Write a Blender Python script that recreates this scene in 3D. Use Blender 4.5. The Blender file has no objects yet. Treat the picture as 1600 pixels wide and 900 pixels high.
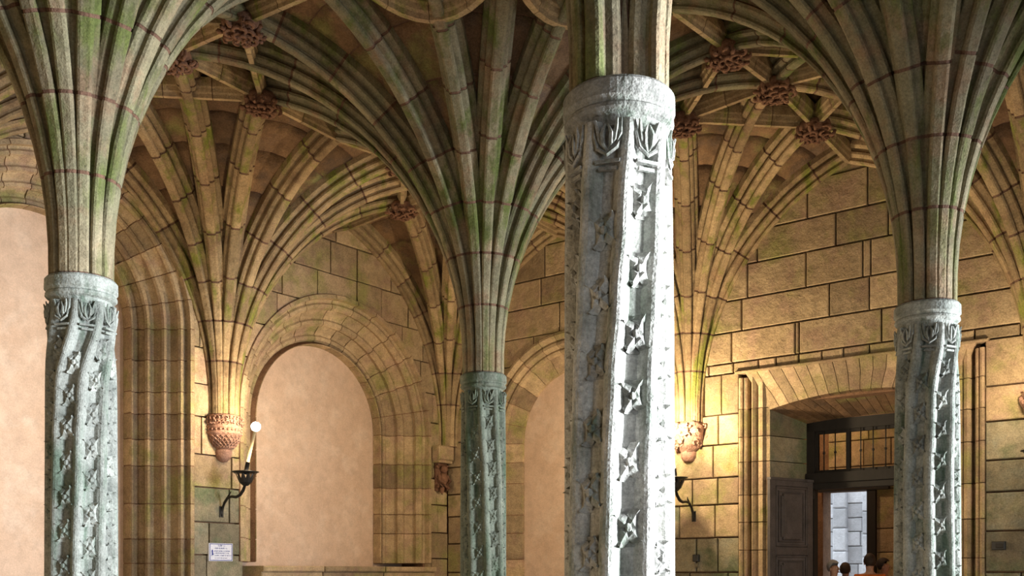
import bpy, math, random
from mathutils import Vector, Matrix
C = bpy.context.scene.collection
PI = math.pi
EYE = 1.6
SPR = 2.55 + EYE                       # springing height (top of the capital rings)
# grid of supports, fitted in metres: P(i,j)
F0 = Vector((.5744, 5.517, 0)); GU = Vector((3.3854, 4.2693, 0)); GV = Vector((-4.3298, 3.4334, 0))
LA, LB = GU.length, GV.length
U = GU.normalized(); V = GV.normalized()
ANG = math.atan2(U.y, U.x)
def P(i, j, z=0.0):
    p = F0 + GU*i + GV*j
    return Vector((p.x, p.y, z))

# ------------------------------------------------------------------ camera, world, lights
cam = bpy.data.cameras.new('camera'); co = bpy.data.objects.new('camera', cam); C.objects.link(co)
co.location = (0, 0, EYE); co.rotation_euler = (PI/2, 0, 0)
cam.sensor_fit = 'HORIZONTAL'; cam.sensor_width = 36; cam.lens = 1603.1/1600*36; cam.shift_y = 446.15/1600
cam.clip_start = .05
bpy.context.scene.camera = co
vs = bpy.context.scene.view_settings
vs.view_transform = 'Standard'; vs.look = 'None'; vs.gamma = 1; vs.use_curve_mapping = False; vs.exposure = 0.0
w = bpy.data.worlds.new('world'); bpy.context.scene.world = w; w.use_nodes = True
bg = w.node_tree.nodes['Background']; bg.inputs[0].default_value = (.80, .90, 1.0, 1); bg.inputs[1].default_value = 2.6
def lamp(kind, loc, energy, color, size=.1, sy=None, target=None, spread=None, name='lamp_light'):
    l = bpy.data.lights.new(name, kind); l.energy = energy; l.color = color
    if kind == 'AREA':
        l.size = size
        if sy: l.shape = 'RECTANGLE'; l.size_y = sy
        if spread: l.spread = spread
    else: l.shadow_soft_size = size
    o = bpy.data.objects.new(name, l); C.objects.link(o); o.location = loc
    if target is not None:
        o.rotation_euler = (Vector(target)-Vector(loc)).to_track_quat('-Z', 'Y').to_euler()
    return o
# daylight through the tall windows of the wall at j=-1 (right of the picture)
DAY = (.92, .96, 1.0)
lamp('AREA', P(.5, -1.0, 2.3), 470, DAY, 2.2, 3.0, P(0, 0, 2.4), math.radians(58), 'window_daylight')
lamp('AREA', P(1.5, -1.0, 2.4), 380, DAY, 2.2, 3.0, P(1, 0, 2.6), math.radians(62), 'window_daylight')
lamp('AREA', P(-.5, -1.0, 2.6), 25, (.9, .95, 1), 2.4, 3.0, P(.2, 1.0, 4.0), math.radians(150), 'window_daylight')
WARM = (1.0, .76, .46)
# added warm fill lights, unseen out of frame, with no lamp fittings
for (i, j, e) in ((.3, 1.3, 60), (1.4, .35, 60), (-.5, 1.4, 50), (-.45, .45, 90), (.5, .4, 60), (.9, -.5, 60)):
    lamp('POINT', P(i, j, 1.0), e, (1.0, .78, .53), .35, name='warm_fill_light')

# ------------------------------------------------------------------ materials
SAT = 1.0
def stone(name, cols, green=None, gamt=0., grain=.5, bump=.35, dark=.35, streak=False, rough=.9, rnd=.35, gscale=1.6):
    m = bpy.data.materials.new(name); m.use_nodes = True; nt = m.node_tree; N = nt.nodes; L = nt.links
    bs = N['Principled BSDF']; bs.inputs['Roughness'].default_value = rough
    bs.inputs['Specular IOR Level'].default_value = .25
    geo = N.new('ShaderNodeNewGeometry'); oi = N.new('ShaderNodeObjectInfo')
    def noise(scale, det=3, vec=None, rough=.6):
        n = N.new('ShaderNodeTexNoise'); n.inputs['Scale'].default_value = scale; n.inputs['Detail'].default_value = det
        n.inputs['Roughness'].default_value = rough
        L.new(vec or geo.outputs['Position'], n.inputs['Vector']); return n.outputs['Fac']
    def ramp(src, a, b, ca=(0,0,0,1), cb=(1,1,1,1)):
        r = N.new('ShaderNodeValToRGB'); r.color_ramp.elements[0].position = a; r.color_ramp.elements[1].position = b
        r.color_ramp.elements[0].color = ca; r.color_ramp.elements[1].color = cb; L.new(src, r.inputs[0]); return r.outputs[0]
    def mix(f, a, b, mode='MIX'):
        x = N.new('ShaderNodeMix'); x.data_type = 'RGBA'; x.blend_type = mode
        for s, v in ((0, f), (6, a), (7, b)):
            if hasattr(v, 'links'): L.new(v, x.inputs[s])
            else: x.inputs[s].default_value = v
        return x.outputs[2]
    c = [(*k, 1) for k in cols]
    base = mix(ramp(noise(1.1), .38, .62), c[0], c[1])
    if len(c) > 2: base = mix(ramp(noise(2.7, 4), .5, .66), base, c[2])
    # every stone a little different
    mr = N.new('ShaderNodeMapRange'); L.new(oi.outputs['Random'], mr.inputs[0]); mr.inputs[3].default_value = 1-rnd; mr.inputs[4].default_value = 1+rnd*.6
    hs = N.new('ShaderNodeHueSaturation'); hs.inputs['Saturation'].default_value = SAT; L.new(mr.outputs[0], hs.inputs['Value']); L.new(base, hs.inputs['Color'])
    base = hs.outputs[0]
    if green:
        vec = None
        if streak:
            mp = N.new('ShaderNodeMapping'); mp.inputs['Scale'].default_value = (2.2, 2.2, .45); L.new(geo.outputs['Position'], mp.inputs[0]); vec = mp.outputs[0]
        g = ramp(noise(gscale, 5, vec), .58-gamt*.3, .72-gamt*.25)
        base = mix(g, base, (*green, 1))
    # dark soot / weathering blotches, fine grain of the granite
    d = ramp(noise(5.5, 6, rough=.7), .42, .70, (1,1,1,1), (1-dark, 1-dark, 1-dark, 1))
    base = mix(1.0, base, d, 'MULTIPLY')
    g = ramp(noise(48, 3, rough=.8), .32, .66, (1-grain*.85,)*3+(1,), (1+0*grain, 1, 1, 1))
    base = mix(1.0, base, g, 'MULTIPLY')
    L.new(base, bs.inputs['Base Color'])
    b1 = N.new('ShaderNodeBump'); b1.inputs['Strength'].default_value = bump; b1.inputs['Distance'].default_value = .02
    L.new(noise(60, 3), b1.inputs['Height'])
    b2 = N.new('ShaderNodeBump'); b2.inputs['Strength'].default_value = bump*1.2; b2.inputs['Distance'].default_value = .06
    L.new(noise(9, 4), b2.inputs['Height']); L.new(b1.outputs[0], b2.inputs['Normal'])
    L.new(b2.outputs[0], bs.inputs['Normal'])
    return m
def plain(name, col, rough=.6, metal=0., emit=None, es=1.):
    m = bpy.data.materials.new(name); m.use_nodes = True; bs = m.node_tree.nodes['Principled BSDF']
    bs.inputs['Base Color'].default_value = (*col, 1); bs.inputs['Roughness'].default_value = rough; bs.inputs['Metallic'].default_value = metal
    if emit: bs.inputs['Emission Color'].default_value = (*emit, 1); bs.inputs['Emission Strength'].default_value = es
    else:
        nt = m.node_tree; n = nt.nodes.new('ShaderNodeTexNoise'); n.inputs['Scale'].default_value = 30
        r = nt.nodes.new('ShaderNodeValToRGB'); nt.links.new(n.outputs['Fac'], r.inputs[0])
        r.color_ramp.elements[0].position = .35; r.color_ramp.elements[1].position = .65
        r.color_ramp.elements[0].color = (*[k*.75 for k in col], 1); r.color_ramp.elements[1].color = (*[min(1, k*1.15) for k in col], 1)
        nt.links.new(r.outputs[0], bs.inputs['Base Color'])
    return m
OLIVE = (.25, .27, .055)
M_colrib = stone('column_rib_stone', [(.32,.27,.175), (.25,.235,.145), (.30,.21,.13)], (.14,.17,.05), .25, streak=True)
M_rib = stone('vault_rib_stone', [(.42,.30,.17), (.50,.37,.21), (.36,.24,.14)], OLIVE, .22, streak=True)
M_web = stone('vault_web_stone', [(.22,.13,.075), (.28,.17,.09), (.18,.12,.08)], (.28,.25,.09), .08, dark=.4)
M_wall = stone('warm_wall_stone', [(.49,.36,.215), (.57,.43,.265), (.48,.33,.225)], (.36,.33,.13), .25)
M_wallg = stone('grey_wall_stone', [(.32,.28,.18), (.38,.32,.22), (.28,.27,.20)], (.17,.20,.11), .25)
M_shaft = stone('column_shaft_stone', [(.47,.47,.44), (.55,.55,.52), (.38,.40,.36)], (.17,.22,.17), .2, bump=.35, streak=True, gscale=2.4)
M_mortar = stone('reddish_mortar', [(.17,.095,.065), (.21,.12,.08)], rnd=0)
M_mortarw = stone('brown_mortar', [(.25,.14,.08), (.30,.17,.10)], rnd=0)
M_plaster = stone('pale_plaster', [(.70,.52,.40), (.66,.48,.36), (.74,.57,.45)], grain=.22, bump=.12, dark=.18, rnd=0)
M_shaftm = stone('dimmed_shaft_stone', [(.32,.345,.32), (.40,.42,.39), (.26,.285,.26)], (.13,.18,.14), .25, bump=.35, streak=True, gscale=2.4)  # greenish-grey stone, darkened further to tone down strong light on these columns
M_shaftg = stone('dimmed_green_shaft_stone', [(.20,.24,.19), (.25,.28,.23), (.17,.19,.15)], (.10,.15,.10), .3, bump=.35, streak=True, gscale=2.4)  # partly the far column's own green, partly its dimness put into the colour
M_boss = stone('red_carved_stone', [(.22,.11,.07), (.30,.16,.10)], bump=.5, rnd=.1)
M_corbel = stone('pink_carved_stone', [(.52,.30,.22), (.44,.25,.18)], bump=.5, rnd=.1)
M_iron = plain('wrought_iron', (.03, .028, .026), .45, .6)
M_wax = plain('candle_tube', (.62, .50, .30), .5)
M_bulb = plain('bulb_glow', (1,1,1), .5, emit=(1.0, .93, .8), es=60)
M_wood = stone('dark_oak', [(.085,.078,.08), (.115,.10,.10)], bump=.2, grain=.3, rnd=.15, rough=.6)
M_frame = plain('dark_frame', (.010, .008, .007), .8)
M_court = stone('courtyard_stone', [(.62,.62,.64), (.70,.70,.72)], grain=.2, dark=.2)
M_floor = stone('floor_flagstone', [(.26,.22,.17), (.30,.25,.20)])
M_tile = plain('glazed_tile', (.72, .74, .84), .3)
M_blue = plain('blue_glaze', (.05, .07, .30), .3)
def glass_mat():
    m = bpy.data.materials.new('pane_glass'); m.use_nodes = True; nt = m.node_tree; bs = nt.nodes['Principled BSDF']
    bs.inputs['Base Color'].default_value = (.9,.92,.9,1); bs.inputs['Roughness'].default_value = .02
    bs.inputs['Transmission Weight'].default_value = 1; bs.inputs['IOR'].default_value = 1.01
    return m
M_glass = glass_mat()

# ------------------------------------------------------------------ helpers
def mesh(name, vs_, fs, mat, smooth=False):
    me = bpy.data.meshes.new(name); me.from_pydata([tuple(v) for v in vs_], [], fs); me.materials.append(mat)
    if smooth: me.polygons.foreach_set('use_smooth', [True]*len(fs))
    me.validate(); me.update(); return me
def put(name, me, parent=None, loc=None, rotz=None, scale=None, mat4=None):
    o = bpy.data.objects.new(name, me); C.objects.link(o)
    if parent: o.parent = parent
    if mat4 is not None: o.matrix_local = mat4
    else:
        if loc is not None: o.location = loc
        if rotz is not None: o.rotation_euler = (0, 0, rotz)
        if scale is not None: o.scale = scale
    return o
def empty(name, loc=(0,0,0), rotz=0, label=None, cat=None, group=None, kind=None):
    o = bpy.data.objects.new(name, None); C.objects.link(o); o.location = loc; o.rotation_euler = (0,0,rotz); o.empty_display_size = .2
    return tag(o, label, cat, group, kind)
def tag(o, label=None, cat=None, group=None, kind=None):
    for k, v in (('label', label), ('category', cat), ('group', group), ('kind', kind)):
        if v: o[k] = v
    return o
class MB:
    def __init__(s): s.v = []; s.f = []
    def add(s, vs_, fs):
        n = len(s.v); s.v += [Vector(v) for v in vs_]; s.f += [tuple(i+n for i in f) for f in fs]; return s
    def box(s, x0, x1, y0, y1, z0, z1):
        v = [(x,y,z) for z in (z0,z1) for y in (y0,y1) for x in (x0,x1)]
        return s.add(v, [(0,2,3,1),(4,5,7,6),(0,1,5,4),(2,6,7,3),(0,4,6,2),(1,3,7,5)])
    def cbox(s, x0, x1, y0, y1, z0, z1, c):    # box with its front (y0) edges chamfered
        v = [(x0,y1,z0),(x1,y1,z0),(x1,y1,z1),(x0,y1,z1),(x0,y0+c,z0),(x1,y0+c,z0),(x1,y0+c,z1),(x0,y0+c,z1),
             (x0+c,y0,z0+c),(x1-c,y0,z0+c),(x1-c,y0,z1-c),(x0+c,y0,z1-c)]
        return s.add(v, [(0,3,2,1),(0,1,5,4),(1,2,6,5),(2,3,7,6),(3,0,4,7),(4,5,9,8),(5,6,10,9),(6,7,11,10),(7,4,8,11),(8,9,10,11)])
    def lathe(s, prof, n=24, a0=0, a1=2*PI, c=(0,0,0)):
        full = abs(a1-a0-2*PI) < 1e-4; m = n if full else n+1; k = len(prof)
        v = [(c[0]+r*math.cos(a0+(a1-a0)*i/n), c[1]+r*math.sin(a0+(a1-a0)*i/n), c[2]+z) for i in range(m) for r, z in prof]
        f = [(i*k+j, ((i+1)%m)*k+j, ((i+1)%m)*k+j+1, i*k+j+1) for i in range(n) for j in range(k-1)]
        return s.add(v, f)
    def tube(s, pts, r, n=6):
        pts = [Vector(p) for p in pts]; rr = r if isinstance(r, (list, tuple)) else [r]*len(pts)
        v = []; 
        for i, p in enumerate(pts):
            t = (pts[min(i+1, len(pts)-1)]-pts[max(i-1, 0)]).normalized()
            a = Vector((0,0,1)) if abs(t.z) < .9 else Vector((1,0,0))
            b = t.cross(a).normalized(); c = t.cross(b)
            v += [p+(b*math.cos(2*PI*k/n)+c*math.sin(2*PI*k/n))*rr[i] for k in range(n)]
        f = [(i*n+k, i*n+(k+1)%n, (i+1)*n+(k+1)%n, (i+1)*n+k) for i in range(len(pts)-1) for k in range(n)]
        f += [tuple(range(n)), tuple(range((len(pts)-1)*n, len(pts)*n))[::-1]]
        return s.add(v, f)
    def ball(s, c, r, n=8, m=6, sc=(1,1,1)):
        prof = [(r*math.sin(PI*k/m), -r*math.cos(PI*k/m)) for k in range(m+1)]
        k0 = len(s.v); s.lathe(prof, n)
        for i in range(k0, len(s.v)):
            q = s.v[i]; s.v[i] = Vector((c[0]+q.x*sc[0], c[1]+q.y*sc[1], c[2]+q.z*sc[2]))
        return s
    def me(s, name, mat, smooth=False): return mesh(name, s.v, s.f, mat, smooth)
def sweep(frames, prof, mb, cap=True):
    """frames: (pos, lateral, solid-normal); prof: list of (w,h)"""
    k = len(prof); v = []
    for p, b, n in frames: v += [p+b*w_+n*h for w_, h in prof]
    f = [(i*k+j, (i+1)*k+j, (i+1)*k+j+1, i*k+j+1) for i in range(len(frames)-1) for j in range(k-1)]
    if cap: f += [tuple(range(k)), tuple(range((len(frames)-1)*k, len(frames)*k))[::-1]]
    mb.add(v, f); return mb

# ------------------------------------------------------------------ vault geometry
R0, EA, EB, ST = .265, 3.5, 3.75, .15
def merid(rho):           # height above springing of the rib soffit
    t = min(1, (rho-R0)/EA); return ST+EB*math.sqrt(max(0, 1-(1-t)**2))
NT = 400
tab = [(R0, 0., 0.)]       # arc length table
for k in range(1, NT+1):
    if k <= 10: r, z = R0, ST*k/10
    else:
        ph = (k-10)/(NT-10)*PI/2; r = R0+EA*(1-math.cos(ph)); z = ST+EB*math.sin(ph)
    tab.append((r, z, tab[-1][2]+math.hypot(r-tab[-1][0], z-tab[-1][1])))
tab.append((6., ST+EB, tab[-1][2]+6-tab[-1][0]))
def at_s(s):
    for k in range(1, len(tab)):
        if tab[k][2] >= s:
            a, b = tab[k-1], tab[k]; t = (s-a[2])/(b[2]-a[2]); r = a[0]+(b[0]-a[0])*t; z = a[1]+(b[1]-a[1])*t
            dx, dz = b[0]-a[0], b[1]-a[1]; l = math.hypot(dx, dz); return r, z, dx/l, dz/l
def s_of_rho(r):
    for k in range(11, len(tab)):
        if tab[k][0] >= r: a, b = tab[k-1], tab[k]; return a[2]+(b[2]-a[2])*(r-a[0])/(b[0]-a[0])
HP = [(.028,0),(.043,.010),(.050,.034),(.037,.060),(.038,.08),(.072,.095),(.088,.118),(.088,.15),(.064,.17),(.064,.195),(.108,.21),(.126,.235),(.126,.33)]
RIBP = [(-a, b) for a, b in HP[::-1]]+HP
SMALLP = [(-a, b) for a, b in [(.03,0),(.035,.05),(.055,.07),(.065,.12),(.08,.14),(.08,.26)][::-1]]+[(.03,0),(.035,.05),(.055,.07),(.065,.12),(.08,.14),(.08,.26)]
SHR = lambda prof, q=.009: [(w_-q*(1 if w_ > 0 else -1), h+q) for w_, h in prof]
BAYS = {(0,0), (1,0), (0,1), (1,1), (1,-1), (0,-1), (-1,1), (-1,0)}    # lower-left grid corner of every vault bay
HA, HB = LA/2, LB/2
AZ = [0, math.atan2(.25*LB, .5*LA), math.atan2(LB, LA), math.atan2(.5*LB, .25*LA), PI/2]
RHO_END = [HA, math.hypot(.5*LA, .25*LB), math.hypot(HA, HB), math.hypot(.25*LA, .5*LB), HB]
def rib_frames(s0, s1, n):
    out = []
    for k in range(n+1):
        r, z, tx, tz = at_s(s0+(s1-s0)*k/n)
        q = min(1, max(0, (s0+(s1-s0)*k/n-.3)/2.2)); kw = 1+.42*q*q*(3-2*q)     # the ribs fatten as they leave the capital
        out.append((Vector((r, 0, z)), Vector((0, kw, 0)), Vector((-tz, 0, tx))*(.9+.1*kw)))
    return out
cache = {}
def rib_mesh(s0, s1, mat, prof=RIBP, key=''):
    k = (round(s0, 3), round(s1, 3), mat.name, key)
    if k not in cache:
        cache[k] = sweep(rib_frames(s0, s1, max(2, int((s1-s0)/.22))), prof, MB()).me('rib_stone', mat)
    return cache[k]
LEV0 = [0, .84, 1.46, 2.05, 2.62, 3.3, 4.0, 4.75, 5.6, 6.5]
LEV1 = [0, .84, 1.46, 2.05, 2.78, 3.55, 4.35, 5.15, 6.0, 6.9]
LEV2 = [0, .84, 1.46, 2.12, 2.9, 3.8, 4.5, 5.4, 6.3]
def rhomax(th): return min(HA/max(1e-6, math.cos(th)), HB/max(1e-6, math.sin(th)))
WL = [.62, 1.0, 1.5, 2.0, 2.45, 2.9, 3.35, 9]
def web_point(rho, th, sag, h=.27):
    s = s_of_rho(rho) if rho < R0+EA-.001 else None
    if s is None: r, z, tx, tz = rho, ST+EB, 1, 0
    else: r, z, tx, tz = at_s(s)
    hh = h+sag; r2 = r-tz*hh; z2 = z+tx*hh
    # keep the vertical cut planes of the bay edge
    if abs(rho-rhomax(th)) < 1e-4: r2 = rho
    return Vector((r2*math.cos(th), r2*math.sin(th), z2))
def web_piece(sec, k, gap, h, thick):
    a0, a1 = AZ[sec], AZ[sec+1]; na, nr = 4, 3
    ga = gap/max(.3, WL[k]); pts = []; ok = False
    for i in range(na+1):
        u_ = i/na; th = a0+ga+(a1-a0-2*ga)*u_; rm = rhomax(th)
        lo, hi = min(WL[k], rm), min(WL[k+1], rm)
        if hi-lo > .08: ok = True
        lo2, hi2 = lo+gap, (hi-gap if hi < rm-1e-6 else hi)
        if hi2 < lo2: lo2 = hi2 = (lo+hi)/2
        row = []
        for j in range(nr+1):
            rho = lo2+(hi2-lo2)*j/nr
            sag = .10*math.sin(PI*((th-a0)/(a1-a0)))*min(1, max(0, (rho-.5))/1.2)
            row.append((web_point(rho, th, sag, h), web_point(rho, th, sag, h+thick)))
        pts.append(row)
    if not ok: return None
    n1 = nr+1; v = [p[0] for r in pts for p in r]+[p[1] for r in pts for p in r]; o = len(v)//2
    f = [(i*n1+j, i*n1+j+1, (i+1)*n1+j+1, (i+1)*n1+j) for i in range(na) for j in range(nr)]
    if thick:
        ring = [i*n1 for i in range(na+1)]+[na*n1+j for j in range(1, n1)]+[i*n1+nr for i in range(na-1, -1, -1)]+[j for j in range(nr-1, 0, -1)]
        f += [(ring[q], ring[(q+1) % len(ring)], ring[(q+1) % len(ring)]+o, ring[q]+o) for q in range(len(ring))]
    else: v = v[:o]
    return v, f
webs = [];
for sec in range(4):
    for k in range(len(WL)-1):
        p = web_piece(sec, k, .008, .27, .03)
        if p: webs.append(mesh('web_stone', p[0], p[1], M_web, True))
bed = MB()
for sec in range(4):
    for k in range(len(WL)-1):
        p = web_piece(sec, k, 0, .282, 0)
        if p: bed.add(*p)
bed_me = bed.me('mortar_bed', M_mortar)
tn = [0]
def fan(i, j, mat, where):
    qs = [(sx, sy) for sx in (1, -1) for sy in (1, -1) if (i+(0 if sx > 0 else -1), j+(0 if sy > 0 else -1)) in BAYS]
    if not qs: return
    tn[0] += 1
    e = empty('trim_%d' % tn[0], P(i, j, SPR), ANG, 'fan of moulded stone vault ribs rising from '+where, kind='structure')
    done = set(); core = MB(); rr = random.Random(i*7+j*3+50)
    for sx, sy in qs:
        for a in range(5):
            th = AZ[a]; ang = math.atan2(math.sin(th)*sy, math.cos(th)*sx); key = round(ang % (2*PI), 3)
            if key in done or abs((ang % (2*PI))-2*PI) < 1e-3 and 0. in done: continue
            done.add(key); send = s_of_rho(RHO_END[a]-.002) if RHO_END[a] < R0+EA else tab[NT][2]+RHO_END[a]-R0-EA
            lev = (LEV0, LEV1, LEV2)[rr.randrange(3)]
            L_ = [s for s in lev if s < send-.25]+[send]
            for s0, s1 in zip(L_, L_[1:]):
                g = .015
                put('rib_stone', rib_mesh(s0+g, s1-g, mat), e, rotz=ang)
            fr = rib_frames(0, send, 26); R = Matrix.Rotation(ang, 3, 'Z')
            sweep([(R@p, R@b, R@n) for p, b, n in fr], SHR(RIBP, .005), core)
        for wm in webs: put('web_stone', wm, e, scale=(sx, sy, 1))
        put('mortar_bed', bed_me, e, scale=(sx, sy, 1))
    put('mortar_joints', core.me('mortar_joints', M_mortar), e)
    return e

# ------------------------------------------------------------------ structure: floor, light-blocking slab, walls
def obox(name, o, ax, x0, x1, y0, y1, z0, z1, mat, parent=None):
    return put(name, MB().box(x0, x1, y0, y1, z0, z1).me(name, mat), parent, loc=o, rotz=ax)
fl = obox('floor', P(-1, -1), ANG, -.4, 3*LA+12, -8, 3*LB+.9, -.2, 0, M_floor); tag(fl, kind='structure')
ce = obox('light_block_slab', P(-1, -1), ANG, -.4, 3*LA+.9, -.6, 3*LB+.9, 8.55, 8.8, M_web); tag(ce, kind='structure')  # unseen slab added over the vault to block light through web gaps
wf = obox('wall_front', P(-1, -1), ANG, -.3, -.05, -.6, 3*LB+.9, 0, 8.55, M_wall); tag(wf, kind='structure')
# side wall with three tall window openings that let the daylight in
ws = empty('wall_side', P(-1, -1), ANG, kind='structure')
xs = []
for b in range(3):
    c = LA*(b+.5); xs += [(c-1.35, c+1.35)]
x = -.3; sb = MB()
for a, b in xs:
    sb.box(x, a, -.35, -.02, 0, 8.55); sb.box(a, b, -.35, -.02, 0, .9); sb.box(a, b, -.35, -.02, 4.9, 8.55); x = b
sb.box(x, 3*LA+.3, -.35, -.02, 0, 8.55)
put('masonry', sb.me('masonry', M_wall), ws)

def clip_outside(v, arches):
    for k in range(len(v)):
        p = v[k]
        for (cs, cz, r) in arches:
            if p.z > cz: 
                dx, dz = p.x-cs, p.z-cz; d = math.hypot(dx, dz)
                if d < r: q = r/max(d, 1e-3); p = Vector((cs+dx*q, p.y, cz+dz*q))
            elif abs(p.x-cs) < r: p = Vector((cs+(r if p.x > cs else -r), p.y, p.z))
        v[k] = p
    return v
def inside(x, z, arches):
    for (cs, cz, r) in arches:
        if (z > cz and math.hypot(x-cs, z-cz) < r) or (z <= cz and abs(x-cs) < r): return True
    return False
def wall_stone(parent, x0, x1, z0, z1, mat, arches=(), rnd=None, name='wall_stone'):
    """one ashlar block on a wall whose face is y=0 (room side is -y)"""
    g = .012; pr = rnd.uniform(-.010, .006) if rnd else 0
    x0 += g; x1 -= g; z0 += g; z1 -= g
    if x1-x0 < .04 or z1-z0 < .03: return
    pts = [(x0+(x1-x0)*a/4, z0+(z1-z0)*b/3) for a in range(5) for b in range(4)]
    ins = [inside(a, b, arches) for a, b in pts]
    if all(ins): return
    if not any(ins):
        mb = MB().cbox(x0, x1, pr, .12, z0, z1, .012)
    else:
        nx, nz = 6, 5; v = []
        for yy in (pr, .12):
            for a in range(nx+1):
                for b in range(nz+1): v.append(Vector((x0+(x1-x0)*a/nx, yy, z0+(z1-z0)*b/nz)))
        v = clip_outside(v, arches); n1 = nz+1; o = (nx+1)*n1
        f = [(a*n1+b, (a+1)*n1+b, (a+1)*n1+b+1, a*n1+b+1) for a in range(nx) for b in range(nz)]
        ring = [a*n1 for a in range(nx+1)]+[nx*n1+b for b in range(1, n1)]+[a*n1+nz for a in range(nx-1, -1, -1)]+[b for b in range(nz-1, 0, -1)]
        f += [(ring[q], ring[(q+1) % len(ring)], ring[(q+1) % len(ring)]+o, ring[q]+o) for q in range(len(ring))]
        mb = MB().add(v, f)
    put(name, mb.me(name, mat), parent)
def courses(parent, x0, x1, zs, seed, matf, arches=(), lmin=.55, lmax=1.25, fixed={}):
    r = random.Random(seed)
    for k, (z0, z1) in enumerate(zip(zs, zs[1:])):
        if k in fixed: js = [x0]+fixed[k]+[x1]
        else:
            js = [x0]; 
            while js[-1] < x1-lmax: js.append(js[-1]+r.uniform(lmin, lmax))
            if x1-js[-1] > lmax*.8: js.append((js[-1]+x1)/2)
            js.append(x1)
        for a, b in zip(js, js[1:]): wall_stone(parent, a, b, z0, z1, matf((a+b)/2, (z0+z1)/2, r), arches, r)
def arch_ring(parent, cs, cz, prof, mat, zbase, nv=13, jamb=(.62,), seed=1, name='arch_stone', both=True):
    """prof: (r, y) moulded section from the wall face inwards; stones round the arc and down the jambs"""
    r = random.Random(seed); core = MB(); sh = [(a+.010, b+.010) for a, b in prof]
    def fr_arc(a0, a1, n):
        return [(Vector((cs, 0, cz)), Vector((math.cos(a0+(a1-a0)*k/n), 0, math.sin(a0+(a1-a0)*k/n))), Vector((0, 1, 0))) for k in range(n+1)]
    js = [PI*k/nv for k in range(nv+1)]
    for k in range(1, nv): js[k] += r.uniform(-.03, .03)
    for a0, a1 in zip(js, js[1:]):
        g = .004; put(name, sweep(fr_arc(a0+g, a1-g, 3), prof, MB()).me(name, mat, False), parent)
    sweep(fr_arc(0, PI, 40), sh, core)
    for sgn in (1, -1):
        z = cz
        while z > zbase+.01:
            z1 = max(zbase, z-r.uniform(.34, .62))
            if z1-zbase < .2: z1 = zbase
            g = .008
            frs = [(Vector((cs, 0, zz)), Vector((sgn, 0, 0)), Vector((0, 1, 0))) for zz in (z1+g, z-g)]
            put('jamb_stone', sweep(frs, prof, MB()).me('jamb_stone', mat), parent); z = z1
        sweep([(Vector((cs, 0, zz)), Vector((sgn, 0, 0)), Vector((0, 1, 0))) for zz in (zbase, cz)], sh, core)
    put('mortar_joints', core.me('mortar_joints', M_mortarw), parent)

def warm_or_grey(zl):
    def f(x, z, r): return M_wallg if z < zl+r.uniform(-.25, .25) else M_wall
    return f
# ---- wall A (left): local x = s along U from P(0,2), local y = outward V
wa = empty('wall_left', P(0, 2), ANG, 'left wall of the hall with two plastered blind arches', kind='structure')
Z = EYE
def roll(c, r, a0, a1, n=4): return [(c[0]+r*math.cos(a0+(a1-a0)*k/n), c[1]+r*math.sin(a0+(a1-a0)*k/n)) for k in range(n+1)]
def splay(ro, ri, d, nroll, back=.06):
    """moulded splay from (ro,0) to (ri,d): alternating rolls and hollows"""
    pts = [(ro+.02, .05), (ro+.02, -.03), (ro-.05, -.035)]
    for k in range(nroll):
        t0 = (k+.25)/nroll; t1 = (k+.75)/nroll; t2 = (k+1)/nroll
        def q(t, off): return (ro-.05+(ri-ro+.05)*t+off*.6, d*t+off*.8)
        pts += [q(t0-.10/nroll, .05), q(t0+.06/nroll, .035), q(t0+.10/nroll, -.01), q((t0+t1)/2, -.04), q(t1-.08/nroll, -.025), q(t1, .04)]
    pts += [(ri+.01, d-.22), (ri, d-.2), (ri, d+.03)]
    return pts
A1 = (8.08, Z+2.74); A0 = (2.72, Z+3.85)
arch_ring(wa, A1[0], A1[1], splay(2.28, 1.50, .8, 3), M_wall, Z+.2, 13, seed=3)
arch_ring(wa, A0[0], A0[1], splay(2.16, 1.45, .8, 4), M_wall, 0, 15, seed=5)
arA = [(A1[0], A1[1], 2.24), (A0[0], A0[1], 2.12)]
zsA = [0, .5, 1.0, 1.45, 1.9, 2.42, 2.98, 3.5, 4.1, 4.62, 5.2, 5.8, 6.4, 7.0, 7.6, 8.3]
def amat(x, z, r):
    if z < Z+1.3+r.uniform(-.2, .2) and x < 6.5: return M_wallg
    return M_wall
courses(wa, -5.4, 10.9, zsA, 11, amat, arA, .5, .95)
m = MB()
m.box(-5.5, .50, .10, .5, 0, 8.5); m.box(4.93, 5.84, .10, .9, 0, 8.5); m.box(10.5, 11.2, .10, .9, 0, 8.5)
def holed(mb, x0, x1, cs, cz, r, y0, y1, zt, n=24):
    v = []; 
    arc = [(cs-r*math.cos(PI*k/n), cz+r*math.sin(PI*k/n)) for k in range(n+1)]
    for (a, za), (b, zb) in zip(arc, arc[1:]):
        mb.add([(a, y0, za), (b, y0, zb), (b, y0, zt), (a, y0, zt), (a, y1, za), (b, y1, zb), (b, y1, zt), (a, y1, zt)], [(0,1,2,3), (4,7,6,5), (0,4,5,1)])
    mb.box(x0, cs-r, y0, y1, 0, zt); mb.box(cs+r, x1, y0, y1, 0, zt)
holed(m, 5.84, 10.55, A1[0], A1[1], 2.2, .10, .7, 8.5); holed(m, .5, 4.93, A0[0], A0[1], 2.08, .10, .7, 8.5)
put('mortar_bed', m.me('mortar_bed', M_mortarw), wa)
put('plaster_panel', MB().box(.6, 4.9, .8, 1.0, 0, 8.2).me('plaster_panel', M_plaster), wa)
put('plaster_panel', MB().box(6.0, 10.4, .8, 1.0, 0, 7.2).me('plaster_panel', M_plaster), wa)
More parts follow.
